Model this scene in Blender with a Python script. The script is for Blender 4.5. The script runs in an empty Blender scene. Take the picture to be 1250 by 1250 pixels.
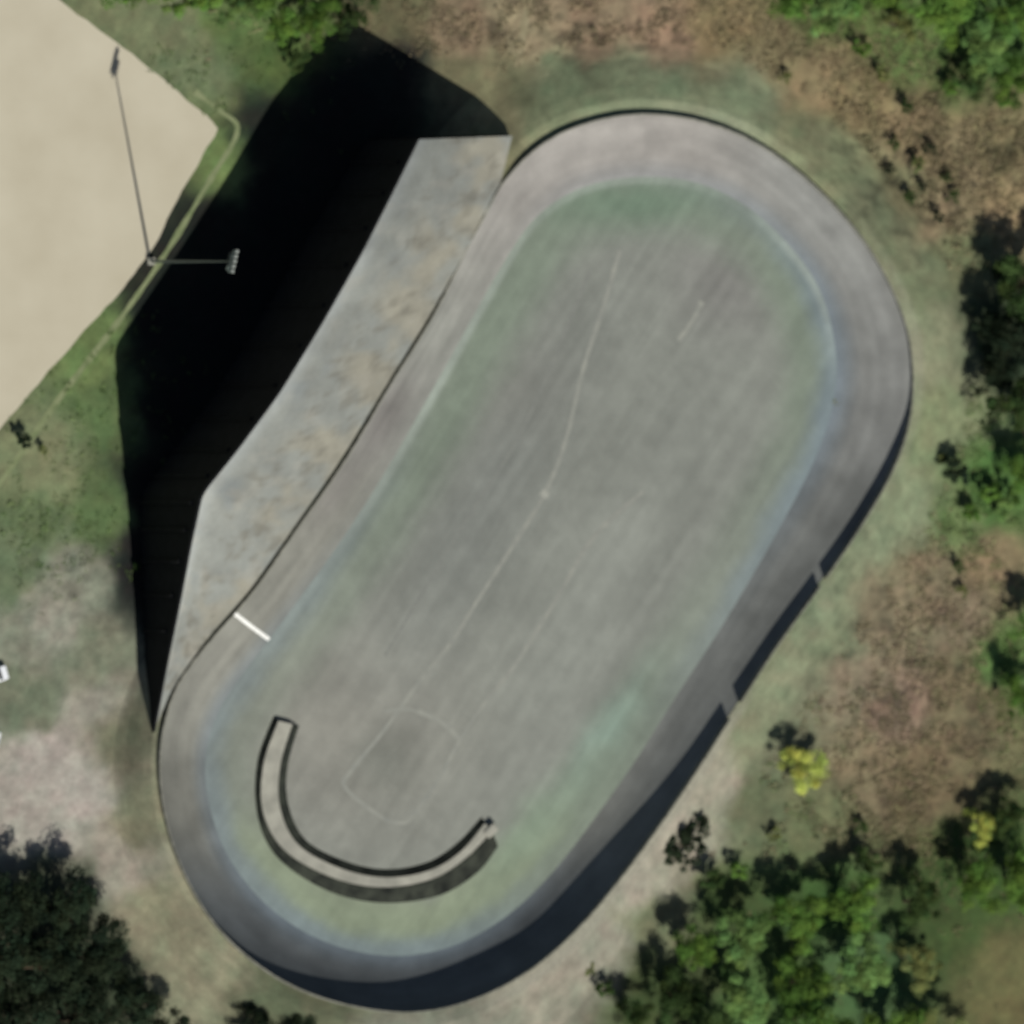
import bpy, math, random
import numpy as np
from mathutils import Vector
random.seed(7); rng=np.random.default_rng(11)
T=math.radians(22); ST,CT=math.sin(T),math.cos(T); S=0.1
def W(px,py,z=0.0):
    return (((px-625)*S-z*ST)/CT, -(py-625)*S, z)
def Wn(px,py,z):
    return np.stack([((px-625)*S-z*ST)/CT, -(py-625)*S, z+0*px],-1)
def topx(x,y,z):
    return (x*CT+z*ST)/S+625, 625-y/S
def lin(c):
    c=np.asarray(c,float)/255
    return np.where(c<=0.04045,c/12.92,((c+0.055)/1.055)**2.4)
# ---------- numpy value noise ----------
def _h(ix,iy,seed):
    n=(ix*374761393+iy*668265263+seed*974634777)&0xffffffff
    n=((n^(n>>13))*1274126177)&0xffffffff
    n=n^(n>>16)
    return (n&0xffff)/65535.0
def vnoise(x,y,seed=0):
    ix=np.floor(x).astype(np.int64); iy=np.floor(y).astype(np.int64)
    fx=x-ix; fy=y-iy; fx=fx*fx*(3-2*fx); fy=fy*fy*(3-2*fy)
    a=_h(ix,iy,seed);b=_h(ix+1,iy,seed);c=_h(ix,iy+1,seed);d=_h(ix+1,iy+1,seed)
    return (a*(1-fx)+b*fx)*(1-fy)+(c*(1-fx)+d*fx)*fy
def fbm(x,y,seed=0,o=4):
    r=0;a=0.5;t=0
    for k in range(o):
        r=r+a*vnoise(x*2**k,y*2**k,seed+k*17);t+=a;a*=0.5
    return r/t*2-1
def sm(a,b,x):
    t=np.clip((x-a)/(b-a),0,1); return t*t*(3-2*t)
# ---------- materials ----------
def attr_mat(name,scales=((0.8,0.15),(4,0.12)),rough=0.9,bump=0.0,mult=1.0,spec=0.2):
    m=bpy.data.materials.new(name); m.use_nodes=True; nt=m.node_tree; N=nt.nodes; L=nt.links
    b=N['Principled BSDF']; b.inputs['Roughness'].default_value=rough
    b.inputs['Specular IOR Level'].default_value=spec
    at=N.new('ShaderNodeAttribute'); at.attribute_name='Col'
    g=N.new('ShaderNodeNewGeometry'); cur=at.outputs['Color']; last=None
    for sc,k in scales:
        n=N.new('ShaderNodeTexNoise'); n.inputs['Scale'].default_value=sc; n.inputs['Detail'].default_value=4
        L.new(g.outputs['Position'],n.inputs['Vector'])
        mr=N.new('ShaderNodeMapRange'); mr.inputs[1].default_value=0.25; mr.inputs[2].default_value=0.75
        mr.inputs[3].default_value=(1-k)*mult; mr.inputs[4].default_value=(1+k)*mult; mult=1.0
        L.new(n.outputs['Fac'],mr.inputs[0])
        vm=N.new('ShaderNodeVectorMath'); vm.operation='SCALE'
        L.new(cur,vm.inputs[0]); L.new(mr.outputs[0],vm.inputs['Scale']); cur=vm.outputs[0]; last=n
    L.new(cur,b.inputs['Base Color'])
    if bump>0:
        bp=N.new('ShaderNodeBump'); bp.inputs['Strength'].default_value=bump; bp.inputs['Distance'].default_value=0.15
        L.new(last.outputs['Fac'],bp.inputs['Height']); L.new(bp.outputs[0],b.inputs['Normal'])
    return m
def col_mat(name,rgb,var=0.15,scale=3,rough=0.8,metal=0.0,rgb2=None):
    m=bpy.data.materials.new(name); m.use_nodes=True; nt=m.node_tree; N=nt.nodes; L=nt.links
    b=N['Principled BSDF']; b.inputs['Roughness'].default_value=rough; b.inputs['Metallic'].default_value=metal
    b.inputs['Specular IOR Level'].default_value=0.2
    g=N.new('ShaderNodeNewGeometry'); n=N.new('ShaderNodeTexNoise'); n.inputs['Scale'].default_value=scale; n.inputs['Detail'].default_value=5
    L.new(g.outputs['Position'],n.inputs['Vector'])
    r=N.new('ShaderNodeValToRGB'); c=lin(rgb)
    c2=lin(rgb2) if rgb2 is not None else c*(1+var)
    r.color_ramp.elements[0].position=0.3; r.color_ramp.elements[1].position=0.7
    r.color_ramp.elements[0].color=(*(c*(1-var)),1); r.color_ramp.elements[1].color=(*c2,1)
    L.new(n.outputs['Fac'],r.inputs[0]); L.new(r.outputs[0],b.inputs['Base Color'])
    return m
def mesh_obj(name,verts,faces,mat=None,cols=None,smooth=False,parent=None):
    me=bpy.data.meshes.new(name); me.from_pydata([tuple(map(float,v)) for v in verts],[],[tuple(map(int,f)) for f in faces])
    if cols is not None:
        ca=me.color_attributes.new('Col','FLOAT_COLOR','POINT')
        a=np.ones((len(verts),4),np.float32); a[:,:3]=cols
        ca.data.foreach_set('color',a.ravel())
    if smooth: me.polygons.foreach_set('use_smooth',[True]*len(me.polygons))
    me.update(); o=bpy.data.objects.new(name,me); bpy.context.collection.objects.link(o)
    if mat:
        for mm in (mat if isinstance(mat,(list,tuple)) else [mat]): me.materials.append(mm)
    if parent: o.parent=parent
    return o
def gridfaces(nu,nv,closed=False):
    f=[]
    for i in range(nu if closed else nu-1):
        i2=(i+1)%nu
        for j in range(nv-1): f.append((i*nv+j,i2*nv+j,i2*nv+j+1,i*nv+j+1))
    return f
# ---------- curves ----------
def catmull(pts,n,closed=True):
    P=np.array(pts,float); K=len(P); out=[]
    segs=K if closed else K-1
    for i in range(segs):
        if closed: p0,p1,p2,p3=P[i-1],P[i],P[(i+1)%K],P[(i+2)%K]
        else: p0,p1,p2,p3=P[max(i-1,0)],P[i],P[i+1],P[min(i+2,K-1)]
        for t in np.linspace(0,1,24,endpoint=False):
            out.append(0.5*((2*p1)+(-p0+p2)*t+(2*p0-5*p1+4*p2-p3)*t*t+(-p0+3*p1-3*p2+p3)*t**3))
    if not closed: out.append(P[-1])
    out=np.array(out)
    q=np.vstack([out,out[:1]]) if closed else out
    d=np.r_[0,np.cumsum(np.linalg.norm(np.diff(q[:,:2],axis=0),axis=1))]
    s=np.linspace(0,d[-1],n,endpoint=not closed)
    return np.stack([np.interp(s,d,q[:,k]) for k in range(q.shape[1])],-1)
def csmooth(a,w):
    k=np.hanning(2*w+3)[1:-1]; k/=k.sum()
    p=np.concatenate([a[-w:],a,a[:w]]); 
    if a.ndim==1: return np.convolve(p,k,'valid')
    return np.stack([np.convolve(p[:,j],k,'valid') for j in range(a.shape[1])],-1)
OUT=[(790,140),(860,150),(930,180),(1000,235),(1060,305),(1100,385),(1112,450),(1108,510),(1085,575),(1045,645),(995,718),(942,792),(885,880),(830,965),(770,1050),(710,1125),(650,1180),(580,1218),(510,1235),(440,1230),(370,1210),(310,1175),(255,1120),(215,1045),(196,970),(196,900),(215,840),(255,785),(310,722),(360,650),(420,565),(480,465),(530,385),(575,295),(620,215),(670,170),(730,147)]
INN=[(790,215),(850,222),(910,250),(960,295),(1000,350),(1020,420),(1020,480),(1000,550),(965,620),(920,700),(875,775),(825,850),(775,930),(725,1000),(675,1065),(620,1118),(555,1155),(480,1168),(400,1152),(330,1110),(280,1050),(255,985),(250,920),(270,860),(310,805),(355,745),(410,670),(465,585),(520,490),(570,400),(612,325),(650,268),(695,235),(740,220)]
NO=480
outc=csmooth(catmull(OUT,NO),5); inn_d=csmooth(catmull(INN,2000),15)
D=np.linalg.norm(outc[:,None]-inn_d[None],axis=2); idx=D.argmin(1)
inc=csmooth(inn_d[idx],10)
py=outc[:,1]
h=2.8+0.8*sm(420,200,py)+2.0*sm(820,1130,py)
h=csmooth(h,20)
Wo=Wn(outc[:,0],outc[:,1],h)
Wi=Wn(inc[:,0],inc[:,1],0*h+0.02)
# ---------- colour helpers ----------
def innd(px,py):
    flat=np.stack([px.ravel(),py.ravel()],-1); r=np.empty(len(flat)); C=inn_d[::5]
    for a in range(0,len(flat),20000):
        r[a:a+20000]=np.sqrt(((flat[a:a+20000,None]-C[None])**2).sum(2).min(1))
    return r.reshape(px.shape)
def mixc(c,c2,w): return c*(1-w[...,None])+np.array(c2,float)*w[...,None]
def g2(px,py,x,y,rx,ry,rot=0):
    a=math.radians(rot); dx=px-x; dy=py-y
    u=dx*math.cos(a)+dy*math.sin(a); v=-dx*math.sin(a)+dy*math.cos(a)
    return np.exp(-(u/rx)**2-(v/ry)**2)
def infield_col(px,py,d):
    wx=px+14*fbm(px/40,py/40,3); wy=py+14*fbm(px/40,py/40,5); dd=d+9*fbm(px/35,py/35,8)
    c=np.zeros(px.shape+(3,))+np.array([125,127,118.])
    c=mixc(c,(133,131,121),g2(wx,wy,430,900,150,130))
    c=mixc(c,(113,115,109),0.7*g2(wx,wy,600,600,60,240,28))
    c=mixc(c,(131,133,124),0.7*g2(wx,wy,770,640,45,230,28))
    c=mixc(c,(118,116,111),0.7*g2(wx,wy,880,350,60,60))
    c=mixc(c,(108,110,101),0.6*g2(wx,wy,470,930,45,45))
    c=mixc(c,(113,112,105),0.4*g2(wx,wy,620,470,80,60))
    gw=sm(90,35,dd)*0.65
    gw=gw*(0.4+0.6*np.clip(g2(px,py,690,300,160,160)+g2(px,py,480,1130,260,140)+g2(px,py,560,520,60,260,30)+g2(px,py,960,400,90,200)+g2(px,py,730,930,60,140,35),0,1))
    c=mixc(c,(110,123,105),gw)
    c=mixc(c,(102,122,102),0.7*g2(wx,wy,780,245,110,30))
    c=mixc(c,(128,137,112),0.7*sm(12,28,dd)*sm(85,55,dd)*sm(960,1060,py))
    c=mixc(c,(136,155,140),0.75*g2(wx,wy,745,885,20,75,35))
    c=mixc(c,(132,148,126),0.7*g2(wx,wy,650,1010,25,70,40))
    bw=sm(38,4,dd)*np.clip(g2(px,py,1010,440,130,260)+0.8*g2(px,py,300,980,140,280)+0.5*g2(px,py,400,660,60,120,35)+.8*g2(px,py,560,1160,260,60)+.5*g2(px,py,900,700,60,160,30),0,1)
    c=mixc(c,(110,122,129),0.75*bw)
    c=mixc(c,(150,157,147),0.7*sm(9,2,np.abs(d-4))*np.clip(g2(px,py,560,430,120,330,30)+g2(px,py,980,330,80,110)+.6*g2(px,py,800,215,160,30),0,1))
    u=(px*0.53-py*0.85); v=(px*0.85+py*0.53)
    c=c*(1+0.07*fbm(u/160,v/9,21)+0.08*fbm(px/60,py/60,31)+0.05*fbm(px/12,py/12,41))[...,None]
    return c
# ---------- infield ----------
NR=64
A=np.array([765,440.]);B=np.array([480,925.])
ab=B-A; tt=np.clip(((inc-A)@ab)/(ab@ab),0,1); spine=A+tt[:,None]*ab
s=np.linspace(0,1,NR)
PX=inc[:,None,0]*(1-s)+spine[:,None,0]*s; PY=inc[:,None,1]*(1-s)+spine[:,None,1]*s
dI=innd(PX,PY)
mat_track=attr_mat('weathered_asphalt',((0.5,0.05),(2.5,0.05),(9,0.07)),0.92,0.1)
V=Wn(PX,PY,0*PX+0.02).reshape(-1,3)
mesh_obj('velodrome_infield',V,[f[::-1] for f in gridfaces(NO,NR,True)],mat_track,lin(infield_col(PX,PY,dI)).reshape(-1,3),True)
# ---------- banked track ----------
NB=22; t=np.linspace(0,1,NB)
BV=Wi[:,None]*(1-t[None,:,None])+Wo[:,None]*t[None,:,None]
pk=0.25+0.2*sm(950,1150,outc[:,1])[:,None]
prof=(1-pk)*t[None]+pk*t[None]**2.2
BV[:,:,2]=0.02+(h[:,None]-0.02)*prof
bpx,bpy_=topx(BV[...,0],BV[...,1],BV[...,2])
sidx=np.arange(NO)
c=np.zeros(bpx.shape+(3,))+np.array([130,130,122.])
c=mixc(c,(134,130,124),sm(420,200,bpy_))
c=mixc(c,(126,126,121),sm(820,1000,bpx))
c=mixc(c,(114,115,110),sm(480,680,bpy_)*sm(700,850,bpx))  # lower east bank darkened: its shading is put into the colour
c=mixc(c,(120,119,110),sm(500,620,bpy_)*sm(620,400,bpx))
c=mixc(c,(106,102,98),0.8*g2(bpx,bpy_,470,510,25,60,30)+0.5*g2(bpx,bpy_,410,600,18,50,35))
c=mixc(c,(84,88,90),0.8*sm(980,1130,bpy_))  # south end darkened: shade on the north-facing bank painted into the colour
bw=sm(0.38,0.0,t)[None]*np.clip(g2(bpx,bpy_,1010,440,130,260)+0.8*g2(bpx,bpy_,300,980,160,280)+.8*g2(bpx,bpy_,560,1160,260,90)+.3*g2(bpx,bpy_,800,215,200,60),0,1)
c=mixc(c,(112,123,130),0.75*bw)
ssx=sidx[:,None]*1.0+0*t; ttx=t[None]*1.0+0*ssx
c=c*(1+0.09*fbm(ssx/22,ttx*4,51)+0.08*fbm(ssx/5,ttx*3,61)+0.06*fbm(ssx/70,ttx*11,63)+0.06*fbm(bpx/20,bpy_/20,71))[...,None]
for a,b,k in ((58,74,0.95),(86,101,1.0),(101,114,0.92),(300,318,0.93),(345,352,1.05)):
    c=c*(1+(k-1)*(sm(a-1.5,a+1.5,ssx)*sm(b+1.5,b-1.5,ssx)))[...,None]
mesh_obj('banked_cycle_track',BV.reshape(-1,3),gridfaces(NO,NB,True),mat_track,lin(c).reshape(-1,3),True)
# ---------- parapet ----------
tan=np.roll(Wo,-1,0)-np.roll(Wo,1,0); tan[:,2]=0; tan/=np.linalg.norm(tan,axis=1)[:,None]
cen=Wo.mean(0); nrm=np.stack([tan[:,1],-tan[:,0],0*h],-1)
nrm=nrm*np.sign(((Wo-cen)*nrm).sum(1))[:,None]
nrm=csmooth(nrm,3)
ox,oy=outc[:,0],outc[:,1]
hp=0.5+0.55*sm(470,560,oy)*sm(600,800,ox)+0.25*sm(1150,1220,oy)
hp=hp*(1+0.25*vnoise(sidx/14.0,sidx*0+.5,9))
west=(ox<625)&(oy<860)
hp=np.where(west,0.15,hp); hp=csmooth(hp,4)
gapmask=np.zeros(NO,bool)
for gx,gy,w_ in ((893,866,2),(1000,711,1)):
    k=((ox-gx)**2+(oy-gy)**2).argmin(); gapmask[k-w_:k+w_]=True
conc=col_mat('parapet_concrete',(112,112,100),0.3,1.2,0.9,rgb2=(142,140,126))
verts=[];faces=[]
for i in range(NO):
    b=Wo[i];n=nrm[i];H=hp[i]
    for off,z in ((0.0,-0.3),(0.0,H),(0.16,H+0.02),(0.16,-0.5)):
        q=b+n*off; verts.append((q[0],q[1],q[2]+z))
for i in range(NO):
    j=(i+1)%NO
    if gapmask[i]: continue
    for k in range(3): faces.append((i*4+k,j*4+k,j*4+k+1,i*4+k+1))
    if gapmask[j]or gapmask[i-1]: faces.append((i*4,i*4+1,i*4+2,i*4+3))
mesh_obj('track_parapet_wall',verts,faces,conc)
# ---------- ground colours ----------
SMP=[(300,30,85,102,60),(200,20,108,113,83),(350,60,78,95,52),(230,100,100,110,80),(270,190,98,116,70),(120,420,95,112,68),(60,560,112,117,86),(140,500,82,99,62),(130,620,84,101,64),(235,160,100,108,72),
(40,640,90,101,70),(90,700,125,127,110),(60,760,137,135,120),(110,800,116,119,99),(20,700,94,105,78),(40,850,103,108,88),(60,920,158,150,139),(100,960,158,151,140),(60,1010,152,146,134),(120,870,140,134,121),(150,1050,146,140,125),(180,1000,126,124,100),(200,1120,130,128,104),(250,1190,126,124,101),(60,1100,60,66,50),(100,1200,50,58,42),(330,1240,80,84,64),(150,900,112,112,90),(20,780,122,125,107),
(480,20,98,94,68),(560,40,124,107,85),(640,30,138,126,99),(720,30,130,113,90),(800,40,136,114,92),(880,30,126,111,80),(950,60,120,109,80),(600,90,110,107,80),(700,100,113,121,92),(800,100,118,126,97),(900,120,120,126,98),(1000,190,118,122,92),(1060,260,113,119,91),(560,90,104,99,74),(760,125,116,124,95),
(1000,90,132,117,87),(1060,120,126,112,81),(1120,170,130,114,86),(1180,200,136,122,93),(1230,250,141,123,92),(1100,230,112,108,80),(1150,260,125,112,86),(1220,180,118,108,78),(1000,20,70,90,45),(1100,50,88,106,60),(1200,60,65,90,45),
(1130,330,116,122,93),(1150,420,126,129,102),(1160,520,120,127,95),(1180,300,102,108,77),(1220,400,50,60,42),(1220,600,74,104,54),(1160,640,98,114,72),(1200,680,131,114,87),(1120,620,118,125,98),
(1130,700,130,117,92),(1080,760,126,116,92),(1180,760,124,112,90),(1040,830,128,116,95),(1100,860,128,110,92),(1180,850,112,102,77),(1230,800,85,110,60),(1060,950,121,109,84),(1120,960,111,99,74),(1000,1000,102,107,76),(940,900,114,117,92),(920,980,97,103,76),(960,830,114,119,94),(1000,740,114,121,96),(1060,640,116,123,97),(1020,780,113,118,92),(870,960,142,137,120),(830,1010,146,140,124),(780,1080,140,135,120),(720,1150,132,129,114),(660,1210,128,124,109),(560,1248,112,112,98),(880,1100,66,82,46),(1000,1100,62,86,44),(1150,1130,62,76,42),(1230,1200,97,94,62),(950,1220,72,96,52),(800,1200,60,72,42),(1050,1180,72,96,60),(1180,1050,62,82,42),(800,1120,105,108,82),
(300,350,24,26,24),(350,250,24,26,24),(420,120,26,28,26),(250,430,24,26,24),(220,500,24,26,24),(200,400,24,26,24),(480,90,30,32,28),(400,170,24,26,24),(190,600,24,26,24),(180,700,26,28,26),(330,160,30,34,28),(255,300,28,30,26)]  # near-black samples paint the grandstand's cast shadow into the ground colour
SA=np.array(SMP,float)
def ground_col(px,py):
    sh=px.shape; px=px.ravel(); py=py.ravel()
    wx=px+22*fbm(px/55,py/55,101)+8*fbm(px/14,py/14,103); wy=py+22*fbm(px/55,py/55,107)+8*fbm(px/14,py/14,109)
    out=np.empty((len(px),3))
    for a in range(0,len(px),20000):
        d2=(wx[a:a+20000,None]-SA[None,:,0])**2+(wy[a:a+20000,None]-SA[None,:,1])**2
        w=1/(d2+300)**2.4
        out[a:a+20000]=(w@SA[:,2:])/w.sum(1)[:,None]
    n=fbm(px/30,py/30,121); n2=fbm(px/8,py/8,131); n3=fbm(px/18,py/18,141)
    out=out*(1+0.12*n+0.12*n2)[:,None]
    out[:,0]+=5*n3; out[:,1]-=2*n3
    sc=np.clip(g2(px,py,1150,200,130,110)+0.8*g2(px,py,700,30,230,50)+0.7*g2(px,py,1120,850,130,220)+.3*g2(px,py,90,720,90,80),0,1)
    f1=fbm(px/15,py/15,151); f2=fbm(px/6,py/6,157)
    out=out*(1-0.42*sc*sm(0.08,0.45,f1)-0.22*sc*sm(0.1,0.5,f2)+0.14*sc*sm(0.1,0.5,-f2))[:,None]
    return out.reshape(sh+(3,))
far=[-4000,-1500,-600,-300,-180,-130]
fx=np.r_[far,np.arange(-90,90.01,0.4),-np.array(far[::-1])]
fy=np.r_[far,np.arange(-80,80.01,0.4),-np.array(far[::-1])]
GX,GY=np.meshgrid(fx,fy,indexing='ij'); gpx,gpy=topx(GX,GY,0*GX)
cpx=np.clip(gpx,-150,1400); cpy=np.clip(gpy,-150,1400)
mat_ground=attr_mat('grass_and_soil',((0.7,0.12),(3,0.15),(9,0.15)),0.95,0.4)
GV=np.stack([GX,GY,0*GX],-1).reshape(-1,3)
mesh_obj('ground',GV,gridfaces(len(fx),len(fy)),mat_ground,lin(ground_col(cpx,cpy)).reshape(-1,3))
# ---------- embankment ----------
offs=[0.14,1.0,1.9,3.4,5.2,6.9,8.4,9.6]; zz=[-0.12,-0.14,-0.2,0.76,0.5,0.24,0.07,-0.03]
EV=np.zeros((NO,8,3))
wmul=np.where(ox<280,0.5,1.0)*np.where((ox>700)&(oy>500),0.75,1); wmul=csmooth(wmul,15)
nzz=fbm(sidx/9.0,sidx*0+3.3,201)
for k,(o,zf) in enumerate(zip(offs,zz)):
    EV[:,k]=Wo+nrm*o*(wmul[:,None] if k else 1)
    EV[:,k,2]=h+zf if k<3 else h*zf
    if k==3: EV[:,k,2]+=0.1*nzz
K=40; u=np.linspace(0,7,K); EF=np.zeros((NO,K,3))
for j,uu in enumerate(u):
    a=min(int(uu),6); f=uu-a; EF[:,j]=EV[:,a]*(1-f)+EV[:,a+1]*f
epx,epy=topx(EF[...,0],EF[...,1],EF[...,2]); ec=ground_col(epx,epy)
ec=ec*(1+0.13*sm(300,150,epy))[...,None]  # north-facing slope lightened in colour to offset its shade
pw=(sm(2.6,1.4,u)[None])*np.clip(sm(820,900,epy)*sm(560,640,epx)+0.5*g2(epx,epy,1110,420,60,220)+.45*g2(epx,epy,900,140,160,60),0,1)
ec=mixc(ec,(150,147,131),0.7*pw)
mesh_obj('grass_embankment',EF.reshape(-1,3),gridfaces(NO,K,True),mat_ground,lin(ec).reshape(-1,3),True)
# ---------- finish line ----------
white=col_mat('white_paint',(232,230,222),0.12,3,0.6)
k=((ox-290)**2+(oy-748)**2).argmin()
va=[]
for di in (-0.22,0.25):
    for j in range(NB):
        a=BV[k,j]; b=BV[(k-1)%NO,j]; dirv=(b-a)/np.linalg.norm(b-a); q=a+dirv*di; va.append((q[0],q[1],q[2]+0.03))
mesh_obj('finish_line',va,[(j,j+1,NB+j+1,NB+j) for j in range(NB-1)],white)
# ---------- ribbons on infield ----------
def ribbon(name,pts,w,mat,z=0.026,n=60):
    c=catmull(pts,n,False); wp=Wn(c[:,0],c[:,1],0*c[:,0]+z)
    tg=np.gradient(wp,axis=0); tg/=np.linalg.norm(tg,axis=1)[:,None]; nn=np.stack([-tg[:,1],tg[:,0],0*tg[:,0]],-1)
    ww=w*(1+0.5*fbm(np.arange(n)/3.0,np.zeros(n)+w*7,5))[:,None]/2
    v=np.concatenate([wp+nn*ww,wp-nn*ww]); return mesh_obj(name,v,[(i,i+1,n+i+1,n+i) for i in range(n-1)],mat)
worn=col_mat('worn_line',(126,127,119),0.0,0.7,0.9,rgb2=(144,144,133))
ribbon('painted_court_line',[(757,305),(735,380),(712,450),(690,540),(665,603),(630,660),(590,722),(550,785),(510,835),(470,890),(428,942),(422,962),(470,1000),(497,1004)],0.5,worn,0.026,160)
ribbon('painted_court_line',[(785,600),(725,655),(680,730),(628,812),(590,860),(562,903),(530,960),(497,1004)],0.5,worn,0.030,100)
ribbon('painted_court_line',[(857,368),(845,392),(828,416)],0.7,worn,0.026,20)
ribbon('painted_court_line',[(510,868),(540,882),(562,903)],0.6,worn,0.034,20)
ribbon('painted_court_line',[(470,868),(500,866),(540,882)],0.4,worn,0.038,20)
tar=col_mat('tar_seam',(114,115,109),0.03,1,0.95,rgb2=(126,127,119))
ribbon('tar_seam',[(720,330),(640,520),(560,650),(470,800)],0.3,tar,0.024,60)
ribbon('painted_spot',[(661,600),(669,606)],0.8,col_mat('worn_paint',(150,150,139),0.05,2,0.9),0.038,6)
# ---------- curved barrier wall ----------
lip=[(365,886),(351,936),(352,982),(373,1025),(421,1051),(470,1061),(520,1053),(557,1030),(588,997)]
din=[(357,884),(342,935),(342,986),(364,1031),(416,1060),(470,1071),(523,1063),(562,1040),(592,1005)]
dek=[(340,880),(322,932),(321,990),(348,1038),(406,1071),(467,1083),(527,1073),(569,1047),(601,1014)]
dfo=[(334,874),(314,930),(314,994),(338,1046),(397,1086),(463,1102),(534,1094),(583,1065),(608,1033)]
n=90
cl,ci,cd,co=[catmull(p,n,False) for p in (lip,din,dek,dfo)]
z1=0*ci[:,0]; hw=0.75
ti=Wn(ci[:,0],ci[:,1],z1+hw); tdk=Wn(cd[:,0],cd[:,1],z1+hw+0.05)
fo=Wn(co[:,0],co[:,1],z1+0.03); fi=ti.copy(); fi[:,2]=0.02
par=bpy.data.objects.new('curved_barrier_wall',None); bpy.context.collection.objects.link(par)
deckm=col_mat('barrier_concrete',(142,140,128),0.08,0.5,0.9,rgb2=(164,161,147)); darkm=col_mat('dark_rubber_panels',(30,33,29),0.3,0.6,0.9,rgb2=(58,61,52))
def strips(name,rows,mat,par):
    v=np.concatenate(rows); f=[]
    for r in range(len(rows)-1):
        for i in range(n-1): f.append((r*n+i,r*n+i+1,(r+1)*n+i+1,(r+1)*n+i))
    f.append(tuple(r*n for r in range(len(rows)))); f.append(tuple(r*n+n-1 for r in range(len(rows)))[::-1])
    return mesh_obj(name,v,f,mat,parent=par)
wall_lo=tdk.copy(); wall_lo[:,2]=0.02
strips('wall_core',[fi,ti,tdk,wall_lo],deckm,par)
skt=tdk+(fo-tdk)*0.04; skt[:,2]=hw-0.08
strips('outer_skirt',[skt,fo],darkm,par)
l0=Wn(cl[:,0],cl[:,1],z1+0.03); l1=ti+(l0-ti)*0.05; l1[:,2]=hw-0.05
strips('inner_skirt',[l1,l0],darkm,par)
def box(name,c,sx,sy,sz,rz,mat,parent=None,bev=0.0):
    bpy.ops.mesh.primitive_cube_add(size=1,location=c,rotation=(0,0,rz)); o=bpy.context.object; o.name=name; o.scale=(sx,sy,sz)
    o.data.materials.append(mat); 
    if parent: o.parent=parent
    if bev: 
        b=o.modifiers.new('b','BEVEL'); b.width=bev
    return o
p=W(600,1014,1.0); box('end_block',(p[0],p[1],0.5),1.7,1.1,1.0,0.75,deckm,par,0.08)
# ---------- grandstand ----------
F=[(624,166,3.4),(606,238,3.0),(569,303,2.95),(524,383,2.85),(474,463,2.85),(414,562,2.85),(354,648,2.85),(304,720,2.85),(252,779,3.0),(210,839,3.2),(191,888,2.6)]
R=[(510,170,15.8),(478,235,18),(440,310,19.6),(392,395,19.8),(340,480,20),(290,548,19.6),(246,603,19),(233,662,15.5),(219,735,10.8),(203,812,6.6),(188,892,2.9)]
n=140
def cp(P,n):
    P=np.array(P,float); K=len(P); x=np.linspace(0,K-1,n); return np.stack([np.interp(x,np.arange(K),P[:,k]) for k in range(3)],-1)
fc=cp(F,n); rc=cp(R,n)
def sm1(a,w=2):
    b=a.copy()
    for i in range(w,len(a)-w): b[i]=a[i-w:i+w+1].mean(0)
    return b
fc=sm1(fc,4); rc=sm1(rc,2)
fw=Wn(fc[:,0],fc[:,1],fc[:,2]); rw=Wn(rc[:,0],rc[:,1],rc[:,2])
stand=bpy.data.objects.new('grandstand',None); bpy.context.collection.objects.link(stand)
ROWS=34; rows=[]
for r in range(ROWS):
    a=r/ROWS; b=(r+1)/ROWS
    p0=fw*(1-a)+rw*a; p1=fw*(1-b)+rw*b
    up=p0.copy(); up[:,2]=p1[:,2]
    if r==0: rows.append(p0)
    rows.append(up); rows.append(p1.copy())
RV=np.stack(rows,1); NRr=RV.shape[1]
spx,spy=topx(RV[...,0],RV[...,1],RV[...,2])
jj=np.linspace(0,1,NRr)[None]+0*spx
c=np.zeros(spx.shape+(3,))+np.array([134,136,129.])
tanw=sm(-0.1,0.4,fbm(spx/30,spy/30,301)+0.15)*sm(0.8,0.35,jj)
c=mixc(c,(145,140,124),0.75*tanw)
c=mixc(c,(122,127,126),0.6*sm(0.05,0.45,fbm(spx/40,spy/40,311))*sm(0.3,0.6,jj))
c=mixc(c,(154,157,153),0.75*sm(0.84,1.0,jj))
c=mixc(c,(110,107,96),0.6*sm(0.15,0.45,fbm(spx/10,spy/10,331))*sm(0.85,0.6,jj))
c=mixc(c,(154,151,140),0.4*sm(0.2,0.5,fbm(spx/14,spy/14,337)))
c=c*(1+0.09*fbm(spx/20,spy/20,321))[...,None]
mesh_obj('seating_terraces',RV.reshape(-1,3),gridfaces(n,NRr),attr_mat('terrace_concrete',((0.6,0.06),(2.5,0.06)),0.9,0.1),lin(c).reshape(-1,3),parent=stand)
wallm=col_mat('stand_wall_shade_black',(22,23,24),0.25,0.8,0.95,rgb2=(28,29,30))  # near-black colour stands in for shade on the stand's back walls
rt=rw.copy(); rt[:,2]+=0.5; dv=(rw-fw); dv[:,2]=0; dv/=np.maximum(np.linalg.norm(dv,axis=1),.1)[:,None]
rb=rw+dv*0.3; rb[:,2]=-0.1; rtt=rw+dv*0.3; rtt[:,2]+=0.5
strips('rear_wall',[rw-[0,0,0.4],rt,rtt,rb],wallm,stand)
def side(i,name,off):
    pts=[fw[i]+off,rw[i]+off]; K=12; v=[];
    for k in range(K+1):
        q=pts[0]*(1-k/K)+pts[1]*k/K; v.append((q[0],q[1],-0.1)); v.append((q[0],q[1],q[2]+0.25))
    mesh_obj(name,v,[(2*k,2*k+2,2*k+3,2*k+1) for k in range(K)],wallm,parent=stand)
side(0,'north_side_wall',np.array([0.0,0.12,0])); side(n-1,'south_side_wall',np.array([0,-0.12,0]))
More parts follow.
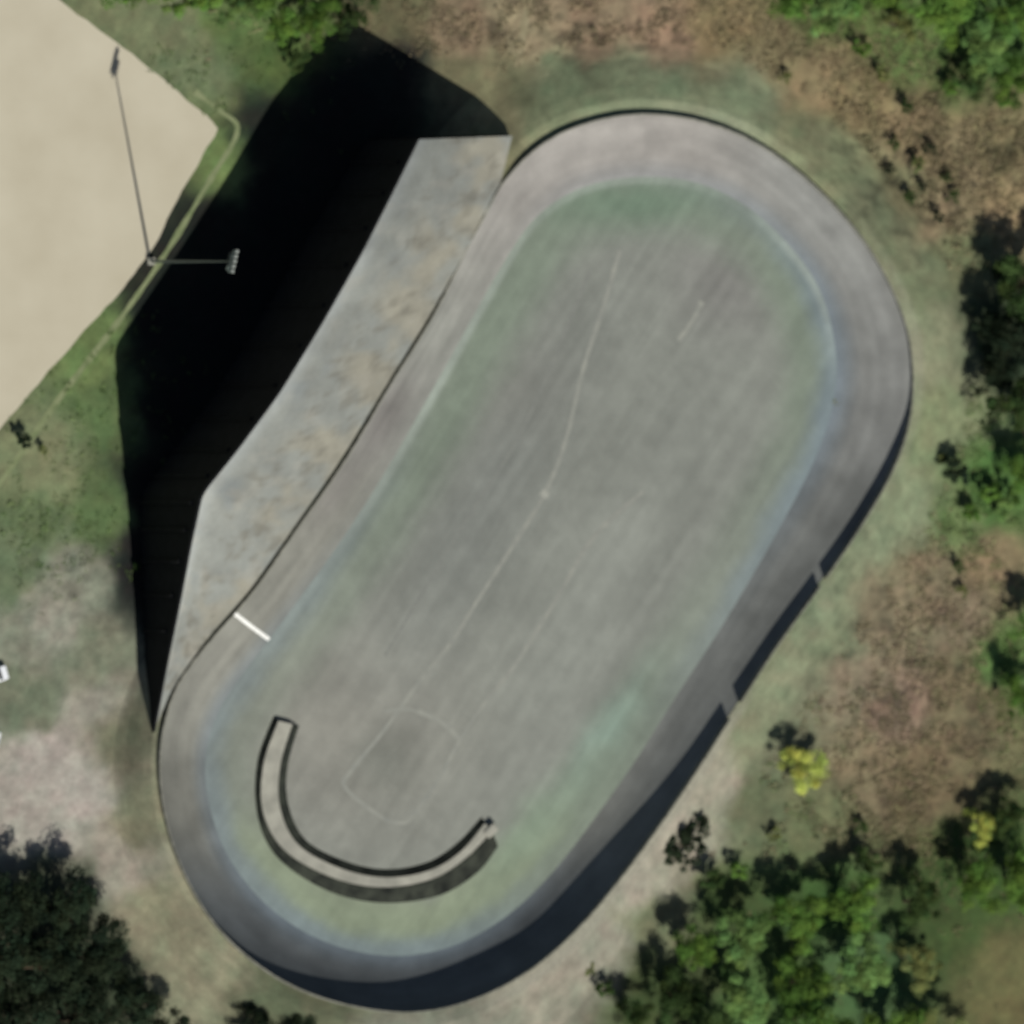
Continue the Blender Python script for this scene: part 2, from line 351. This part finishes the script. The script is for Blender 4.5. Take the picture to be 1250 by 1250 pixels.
for i in range(6,n-14,8):
    q=rw[i]+dv[i]*0.45; H=rw[i][2]-1.5
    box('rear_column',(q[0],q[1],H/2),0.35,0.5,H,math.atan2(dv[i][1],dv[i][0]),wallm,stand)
fb=fw.copy(); fb[:,2]=-0.1; ft=fw.copy(); ft[:,2]+=0.1
v=np.concatenate([fb,ft]); mesh_obj('front_wall',v,[(i,i+1,n+i+1,n+i) for i in range(n-1)],col_mat('front_wall_concrete',(92,92,86),.2,1,.9),parent=stand)
# ---------- sports field ----------
fp=[(-400,-500),(-60,-85),(75,2),(160,66),(252,140),(266,156),(228,222),(182,312),(130,375),(60,452),(0,522),(-60,592),(-400,900)]
c=np.array(fp,float); cc=[]
for i in range(len(c)-1):
    for k in range(8): cc.append(c[i]*(1-k/8)+c[i+1]*k/8)
cc=np.array(cc); cc+=np.stack([4*fbm(cc[:,0]/20,cc[:,1]/20,401),4*fbm(cc[:,0]/20,cc[:,1]/20,411)],-1)
mesh_obj('sand_playing_field',[W(x,y,0.012) for x,y in cc],[tuple(range(len(cc)))],col_mat('sand',(180,171,148),0.05,0.12,0.95,rgb2=(186,178,156)))
path=col_mat('worn_path',(104,116,78),0.1,0.6,0.95,rgb2=(132,137,102))
ribbon('footpath',[(238,112),(268,135),(290,160),(255,222),(205,305),(150,385),(70,490),(0,590),(-60,670)],0.7,path,0.008,120)
ribbon('footpath',[(652,-40),(640,30),(632,90),(630,128)],0.9,col_mat('dry_path',(130,122,94),0.1,0.6,0.95,rgb2=(146,136,108)),0.008,30)
# ---------- mast ----------
steel=col_mat('galvanised_steel',(84,94,88),0.08,2,0.6,0.0)
mast=bpy.data.objects.new('floodlight_mast',None); bpy.context.collection.objects.link(mast)
bx,by,_=W(183,319,0); H=26.7
def cone(name,c,r1,r2,d,parent,mat,rot=(0,0,0)):
    bpy.ops.mesh.primitive_cone_add(vertices=14,radius1=r1,radius2=r2,depth=d,location=c,rotation=rot); o=bpy.context.object;o.name=name;o.data.materials.append(mat);o.parent=parent;return o
cone('pole',(bx,by,H/2),0.2,0.08,H,mast,steel); box('base_plinth',(bx,by,0.3),0.9,0.9,0.6,0,deckm,mast)
box('crossbar',(bx,by,H-0.1),0.2,2.8,0.2,-0.25,steel,mast); box('crossbar_lower',(bx,by,H-1.0),0.2,2.2,0.2,-0.25,steel,mast)
lampm=col_mat('lamp_housing_grey',(150,154,146),0.1,2,0.4)
for k in range(5):
    yy=(-1.2+0.6*k)
    for z in (H+0.15,H-0.85):
        if z<H and k in(0,4): continue
        box('lamp_housing',(bx+0.3+yy*0.25,by+yy,z),0.35,0.4,0.4,-0.25,lampm,mast,0.05)
# ---------- trees ----------
def leaf_mat():
    m=bpy.data.materials.new('foliage'); m.use_nodes=True; N=m.node_tree.nodes; L=m.node_tree.links
    b=N['Principled BSDF']; b.inputs['Roughness'].default_value=0.9; b.inputs['Specular IOR Level'].default_value=0.05
    oi=N.new('ShaderNodeObjectInfo'); at=N.new('ShaderNodeAttribute'); at.attribute_name='Col'
    mx=N.new('ShaderNodeVectorMath'); mx.operation='MULTIPLY'; L.new(oi.outputs['Color'],mx.inputs[0]); L.new(at.outputs['Color'],mx.inputs[1])
    L.new(mx.outputs[0],b.inputs['Base Color']); return m
leafm=leaf_mat(); bark=col_mat('bark',(82,70,56),0.3,4,0.95)
def tree_mesh(name,seed,R=4.0,H=8.0,nc=34,nl=140,ls=0.32):
    r=np.random.default_rng(seed); V=[];Fc=[];C=[];MI=[]
    def limb(a,b,ra,rb):
        a=np.array(a,float);b=np.array(b,float);d=b-a;d/=np.linalg.norm(d);x=np.cross(d,[0.3,0.9,0.1]);x/=np.linalg.norm(x);y=np.cross(d,x);s=len(V)
        for p,rr in ((a,ra),(b,rb)):
            for k in range(6):
                an=k*2*math.pi/6;V.append(p+rr*(x*math.cos(an)+y*math.sin(an)));C.append((1,1,1))
        for k in range(6):
            Fc.append((s+k,s+(k+1)%6,s+6+(k+1)%6,s+6+k));MI.append(1)
    limb((0,0,-0.1),(0.1,0,H*0.45),R*0.07,R*0.045)
    for c in range(nc):
        an=r.uniform(0,2*math.pi); rad=R*math.sqrt(r.uniform(0,1))*0.85; lob=1+0.28*math.sin(3*an+seed)+0.15*math.sin(5*an+2*seed)
        rad*=lob; zt=H*0.45+H*0.5*math.sqrt(max(0,1-min(1,(rad/(R*1.1)))**2))*r.uniform(0.5,1.0)
        cp_=np.array([rad*math.cos(an),rad*math.sin(an),zt])
        limb((0.05,0,H*0.4*r.uniform(0.7,1.1)),cp_,R*0.025,R*0.008)
        cr=R*r.uniform(0.14,0.32); tone=r.uniform(0.5,1.4); hue=r.uniform(-0.05,0.22)
        for l in range(nl):
            d=r.normal(size=3); d/=np.linalg.norm(d); p=cp_+d*cr*r.uniform(0.4,1.15)*np.array([1,1,0.75])
            nn=d*0.7+np.array([0,0,0.7])+r.normal(size=3)*0.3; nn/=np.linalg.norm(nn)
            x=np.cross(nn,r.normal(size=3)); x/=np.linalg.norm(x); y=np.cross(nn,x); s_=ls*r.uniform(0.5,1.3)/2
            s=len(V)
            V.extend([p-x*s_,p-y*s_*0.7,p+x*s_,p+y*s_*0.7]); t_=tone*r.uniform(0.9,1.1); C.extend([(t_*(1+hue),t_,t_*(1-hue*.5))]*4); Fc.append((s,s+1,s+2,s+3)); MI.append(0)
    me=bpy.data.meshes.new(name); me.from_pydata([tuple(map(float,v)) for v in V],[],Fc)
    ca=me.color_attributes.new('Col','FLOAT_COLOR','POINT'); a=np.ones((len(V),4),np.float32); a[:,:3]=C; ca.data.foreach_set('color',a.ravel())
    me.materials.append(leafm); me.materials.append(bark); me.polygons.foreach_set('material_index',MI); me.update(); return me
tms=[tree_mesh('crown%d'%k,k+3) for k in range(6)]; bms=[tree_mesh('bush%d'%k,k+30,R=1.5,H=2.4,nc=16,nl=90,ls=0.22) for k in range(4)]
GR=(76,106,46);DG=(50,68,36);YG=(158,172,84);LG=(90,120,66);DK=(32,43,30);OL=(92,102,60)
def tree(px,py,r,col,hh=None,name='broadleaf_tree'):
    H=hh or r*1.9
    x,y,_=W(px,py,H*0.7); o=bpy.data.objects.new(name,random.choice(tms)); bpy.context.collection.objects.link(o)
    o.location=(x,y,0); o.scale=(r/4,r/4*random.uniform(.85,1.15),H/8); o.rotation_euler=(0,0,random.uniform(0,6.28))
    k=random.uniform(0.8,1.2); cc=lin(col)*k; o.color=(cc[0],cc[1],cc[2],1)
def bush(px,py,r,col):
    x,y,_=W(px,py,r); o=bpy.data.objects.new('shrub',random.choice(bms)); bpy.context.collection.objects.link(o)
    o.location=(x,y,0); o.scale=(r/1.5,)*3; o.rotation_euler=(0,0,random.uniform(0,6.28)); cc=lin(col)*random.uniform(0.8,1.15); o.color=(cc[0],cc[1],cc[2],1)
for a in [(175,-25,4,GR),(240,-8,3.4,GR),(300,8,3.2,LG),(345,28,2.6,GR),(390,22,3,GR),(425,22,2.4,DG),(330,-25,4,GR),(440,-15,3,DG),(362,70,1.8,DG),
 (965,-5,3.6,GR),(1015,5,3.6,LG),(1065,-15,4,GR),(1100,30,2.6,OL),(1150,15,4,GR),(1200,50,4,LG),(1235,95,3.6,GR),(1245,20,4.5,GR),(1185,95,2.4,DG),(1170,-30,5,GR),
 (1240,415,4.5,DK),(1245,500,4,DG),(1262,350,4.5,DG),(1215,455,3,DK),(1228,335,2.6,DK),(1210,400,2.2,DK),(1260,580,3.5,GR),
 (982,935,2.9,YG,4.2),(1198,1012,2.4,YG,4.4),(1252,850,3.2,GR),(1262,760,3,GR),
 (1045,1105,3.8,GR),(975,1125,3.8,GR),(905,1145,3.6,LG),(845,1160,3.2,GR),(1120,1100,3.4,DG),(1190,1075,3.6,GR),(1250,1080,4.5,GR),(830,1220,3.6,DG),(905,1222,3.8,LG),(978,1205,3.8,GR),(1050,1180,4,LG),(1120,1180,3.2,OL),(775,1240,2.6,DG),(1000,1270,5,GR),(1100,1260,4,GR),(880,1280,5,DG),(1060,1050,1.8,DG),(1150,1265,4,OL),(1235,1000,3,DG),
 (20,1110,4.4,DK),(80,1110,4.2,DK),(120,1165,4.4,DK),(60,1180,5,DK),(-5,1180,5,DK),(165,1225,3.6,DK),(100,1245,5,DK),(20,1255,5,DK),(-30,1100,5,DK),(310,1258,3,DK),(370,1268,3,DK),(200,1265,3.6,DK)]:
    tree(*a)
for a in [(1167,575,2.1,DK),(1205,600,1.8,GR),(1228,615,1.8,LG),(1185,625,1.4,GR),(1150,560,0.9,OL),(838,1030,2.6,DK),(850,1008,1.8,DK),(828,1048,1.6,DK),(28,538,1.3,DK),(52,550,0.8,OL),(166,900,0.9,DK),(166,692,.6,DG),
 (1170,690,1.0,DG),(1175,720,.8,OL),(720,1180,1.2,OL),(735,1205,1.6,DG),(900,1060,1.6,GR),(870,1075,1.8,DG),(945,1020,1.0,OL),(1050,1010,1.0,DG),(1120,200,1.2,OL),(1145,262,1.1,DK),(1105,130,1.1,DG),(1090,175,.9,DG),(1110,240,1.0,DG),(1165,240,.9,DG),(1075,90,1.1,OL),(1135,180,.9,DK),(1160,105,1.4,GR),(1050,60,1.3,GR),(960,95,.8,OL),(1085,205,.8,DK),(1125,225,.8,DK),(1155,215,.8,DG)]:
    bush(*a)
# ---------- scrub tufts ----------
fieldpoly=lambda x,y: (x<275 and y<330 and y>(x-75)*0.8 and x<275-(max(y-150,0))*0.55) or (x<182 and y<522-(x)*1.1)
def tufts(name,regs,mat):
    V=[];Fc=[];C=[]
    for (x0,y0,rx,ry,num,size,cols) in regs:
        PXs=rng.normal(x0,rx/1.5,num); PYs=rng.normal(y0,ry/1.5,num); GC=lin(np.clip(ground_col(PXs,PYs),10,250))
        for q in range(num):
            px,py_=PXs[q],PYs[q]
            if ((outc-[px,py_])**2).sum(1).min()<70**2 or fieldpoly(px,py_): continue
            if float(g2(np.array(px),np.array(py_),640,690,260,560,29))>0.36: continue
            if float(vnoise(np.array(px/22),np.array(py_/22),77))<0.35: continue
            x,y,_z=W(px,py_,0); col=(0.45*lin(cols[rng.integers(len(cols))])+0.55*GC[q])*rng.uniform(0.8,1.2)
            sz=size*rng.uniform(0.5,1.3)
            for l in range(rng.integers(5,10)):
                p=np.array([x,y,0.08])+rng.normal(size=3)*np.array([sz,sz,sz*0.35])*0.6; p[2]=abs(p[2])
                nn=np.array([0,0,1.])+rng.normal(size=3)*0.35; nn/=np.linalg.norm(nn); xx=np.cross(nn,rng.normal(size=3)); xx/=np.linalg.norm(xx); yy=np.cross(nn,xx); s_=sz*rng.uniform(0.2,0.5)
                s=len(V); V.extend([p-xx*s_,p-yy*s_*.6,p+xx*s_,p+yy*s_*.6]); C.extend([col*rng.uniform(0.85,1.15)]*4); Fc.append((s,s+1,s+2,s+3))
    return mesh_obj(name,V,Fc,mat,np.array(C))
tm=attr_mat('dry_vegetation',((2,0.1),),0.95)
BR=[(130,115,88),(114,102,76),(102,100,70),(146,132,102)]; BD=[(88,80,58),(76,76,52),(126,114,86),(98,96,62)]; GG=[(84,110,56),(98,118,66),(74,96,48)]
tufts('dry_scrub',[(1150,180,120,95,2600,0.6,BD+BR),(720,20,240,45,1400,0.5,BR),(1120,850,110,200,2800,0.5,BR+[(134,112,94),(98,104,66)]),(1000,60,100,50,600,.5,BR),(1080,1000,120,40,500,.5,BD)],tm)
tufts('long_grass',[(110,480,90,90,300,.35,GG),(60,650,70,60,250,.4,GG),(250,90,100,60,250,.35,GG),(1210,640,50,50,300,.5,GG),(960,960,60,90,350,.45,GG+BR),(1180,520,30,100,250,.4,GG),(1230,820,30,60,250,.5,GG)],tm)
# ---------- cars at west edge ----------
def car(px,py,rz):
    x,y,_=W(px,py,0); e=bpy.data.objects.new('parked_car',None); bpy.context.collection.objects.link(e)
    wm=col_mat('car_paint_white',(225,226,226),0.02,2,0.3); gm=col_mat('car_glass',(30,34,38),0.1,2,0.1); rm=col_mat('tyre',(25,25,25),0.1,2,0.9)
    prof=[(-2.1,.35),(-2.15,.8),(-1.6,.95),(-1.0,1.4),(0.5,1.42),(1.15,.98),(2.0,.85),(2.15,.5),(2.05,.3)]
    v=[];m=len(prof)
    for s_ in (-1,1):
        for (a,b) in prof: v.append((a,s_*(0.85 if b<1.2 else 0.68),b))
    f=[(i,(i+1)%m,m+(i+1)%m,m+i) for i in range(m)]+[tuple(range(m))[::-1],tuple(range(m,2*m))]
    b=mesh_obj('body',v,f,wm,parent=e); bb=b.modifiers.new('b','BEVEL'); bb.width=.06; bb.segments=2
    mesh_obj('windscreen',[(0.56,-.6,1.4),(0.56,.6,1.4),(1.12,.7,1.02),(1.12,-.7,1.02)],[(0,1,2,3)],gm,parent=e).location=(0.02,0,0.02)
    mesh_obj('rear_window',[(-1.06,-.6,1.38),(-1.06,.6,1.38),(-1.52,.7,1.02),(-1.52,-.7,1.02)],[(0,3,2,1)],gm,parent=e).location=(-0.02,0,0.02)
    for wx in (-1.3,1.3):
        for wy in (-.8,.8): cone('wheel',(wx,wy,.32),.32,.32,.2,e,rm,(math.pi/2,0,0))
    e.location=(x,y,0); e.rotation_euler=(0,0,rz)
car(-14,912,1.3); car(-12,826,0.3)
# ---------- light & camera ----------
sd=Vector((4.85,-24.5,26.7)).normalized()
el=math.asin(sd.z); az=math.atan2(sd.x,sd.y)
L=bpy.data.lights.new('sun','SUN'); L.energy=4.5; L.angle=math.radians(0.53); L.color=(1,0.985,0.94)
lo=bpy.data.objects.new('sun',L); bpy.context.collection.objects.link(lo); lo.rotation_euler=sd.to_track_quat('Z','Y').to_euler()
w=bpy.data.worlds.new('World'); bpy.context.scene.world=w; w.use_nodes=True; N=w.node_tree.nodes; bg=N['Background']
sk=N.new('ShaderNodeTexSky'); sk.sky_type='NISHITA'; sk.sun_disc=False; sk.sun_elevation=el; sk.sun_rotation=az
w.node_tree.links.new(sk.outputs[0],bg.inputs['Color']); bg.inputs['Strength'].default_value=0.05
cam=bpy.data.cameras.new('camera'); cam.type='ORTHO'; cam.ortho_scale=125; cam.clip_end=6000; cam.clip_start=1
cam.dof.use_dof=True; cam.dof.focus_distance=200; cam.dof.aperture_fstop=1.6
co_=bpy.data.objects.new('camera',cam); bpy.context.collection.objects.link(co_)
co_.location=(-ST*400,0,CT*400); co_.rotation_euler=(0,-T,0); bpy.context.scene.camera=co_
sc=bpy.context.scene; sc.view_settings.view_transform='Standard'; sc.view_settings.look='None'; sc.view_settings.exposure=0
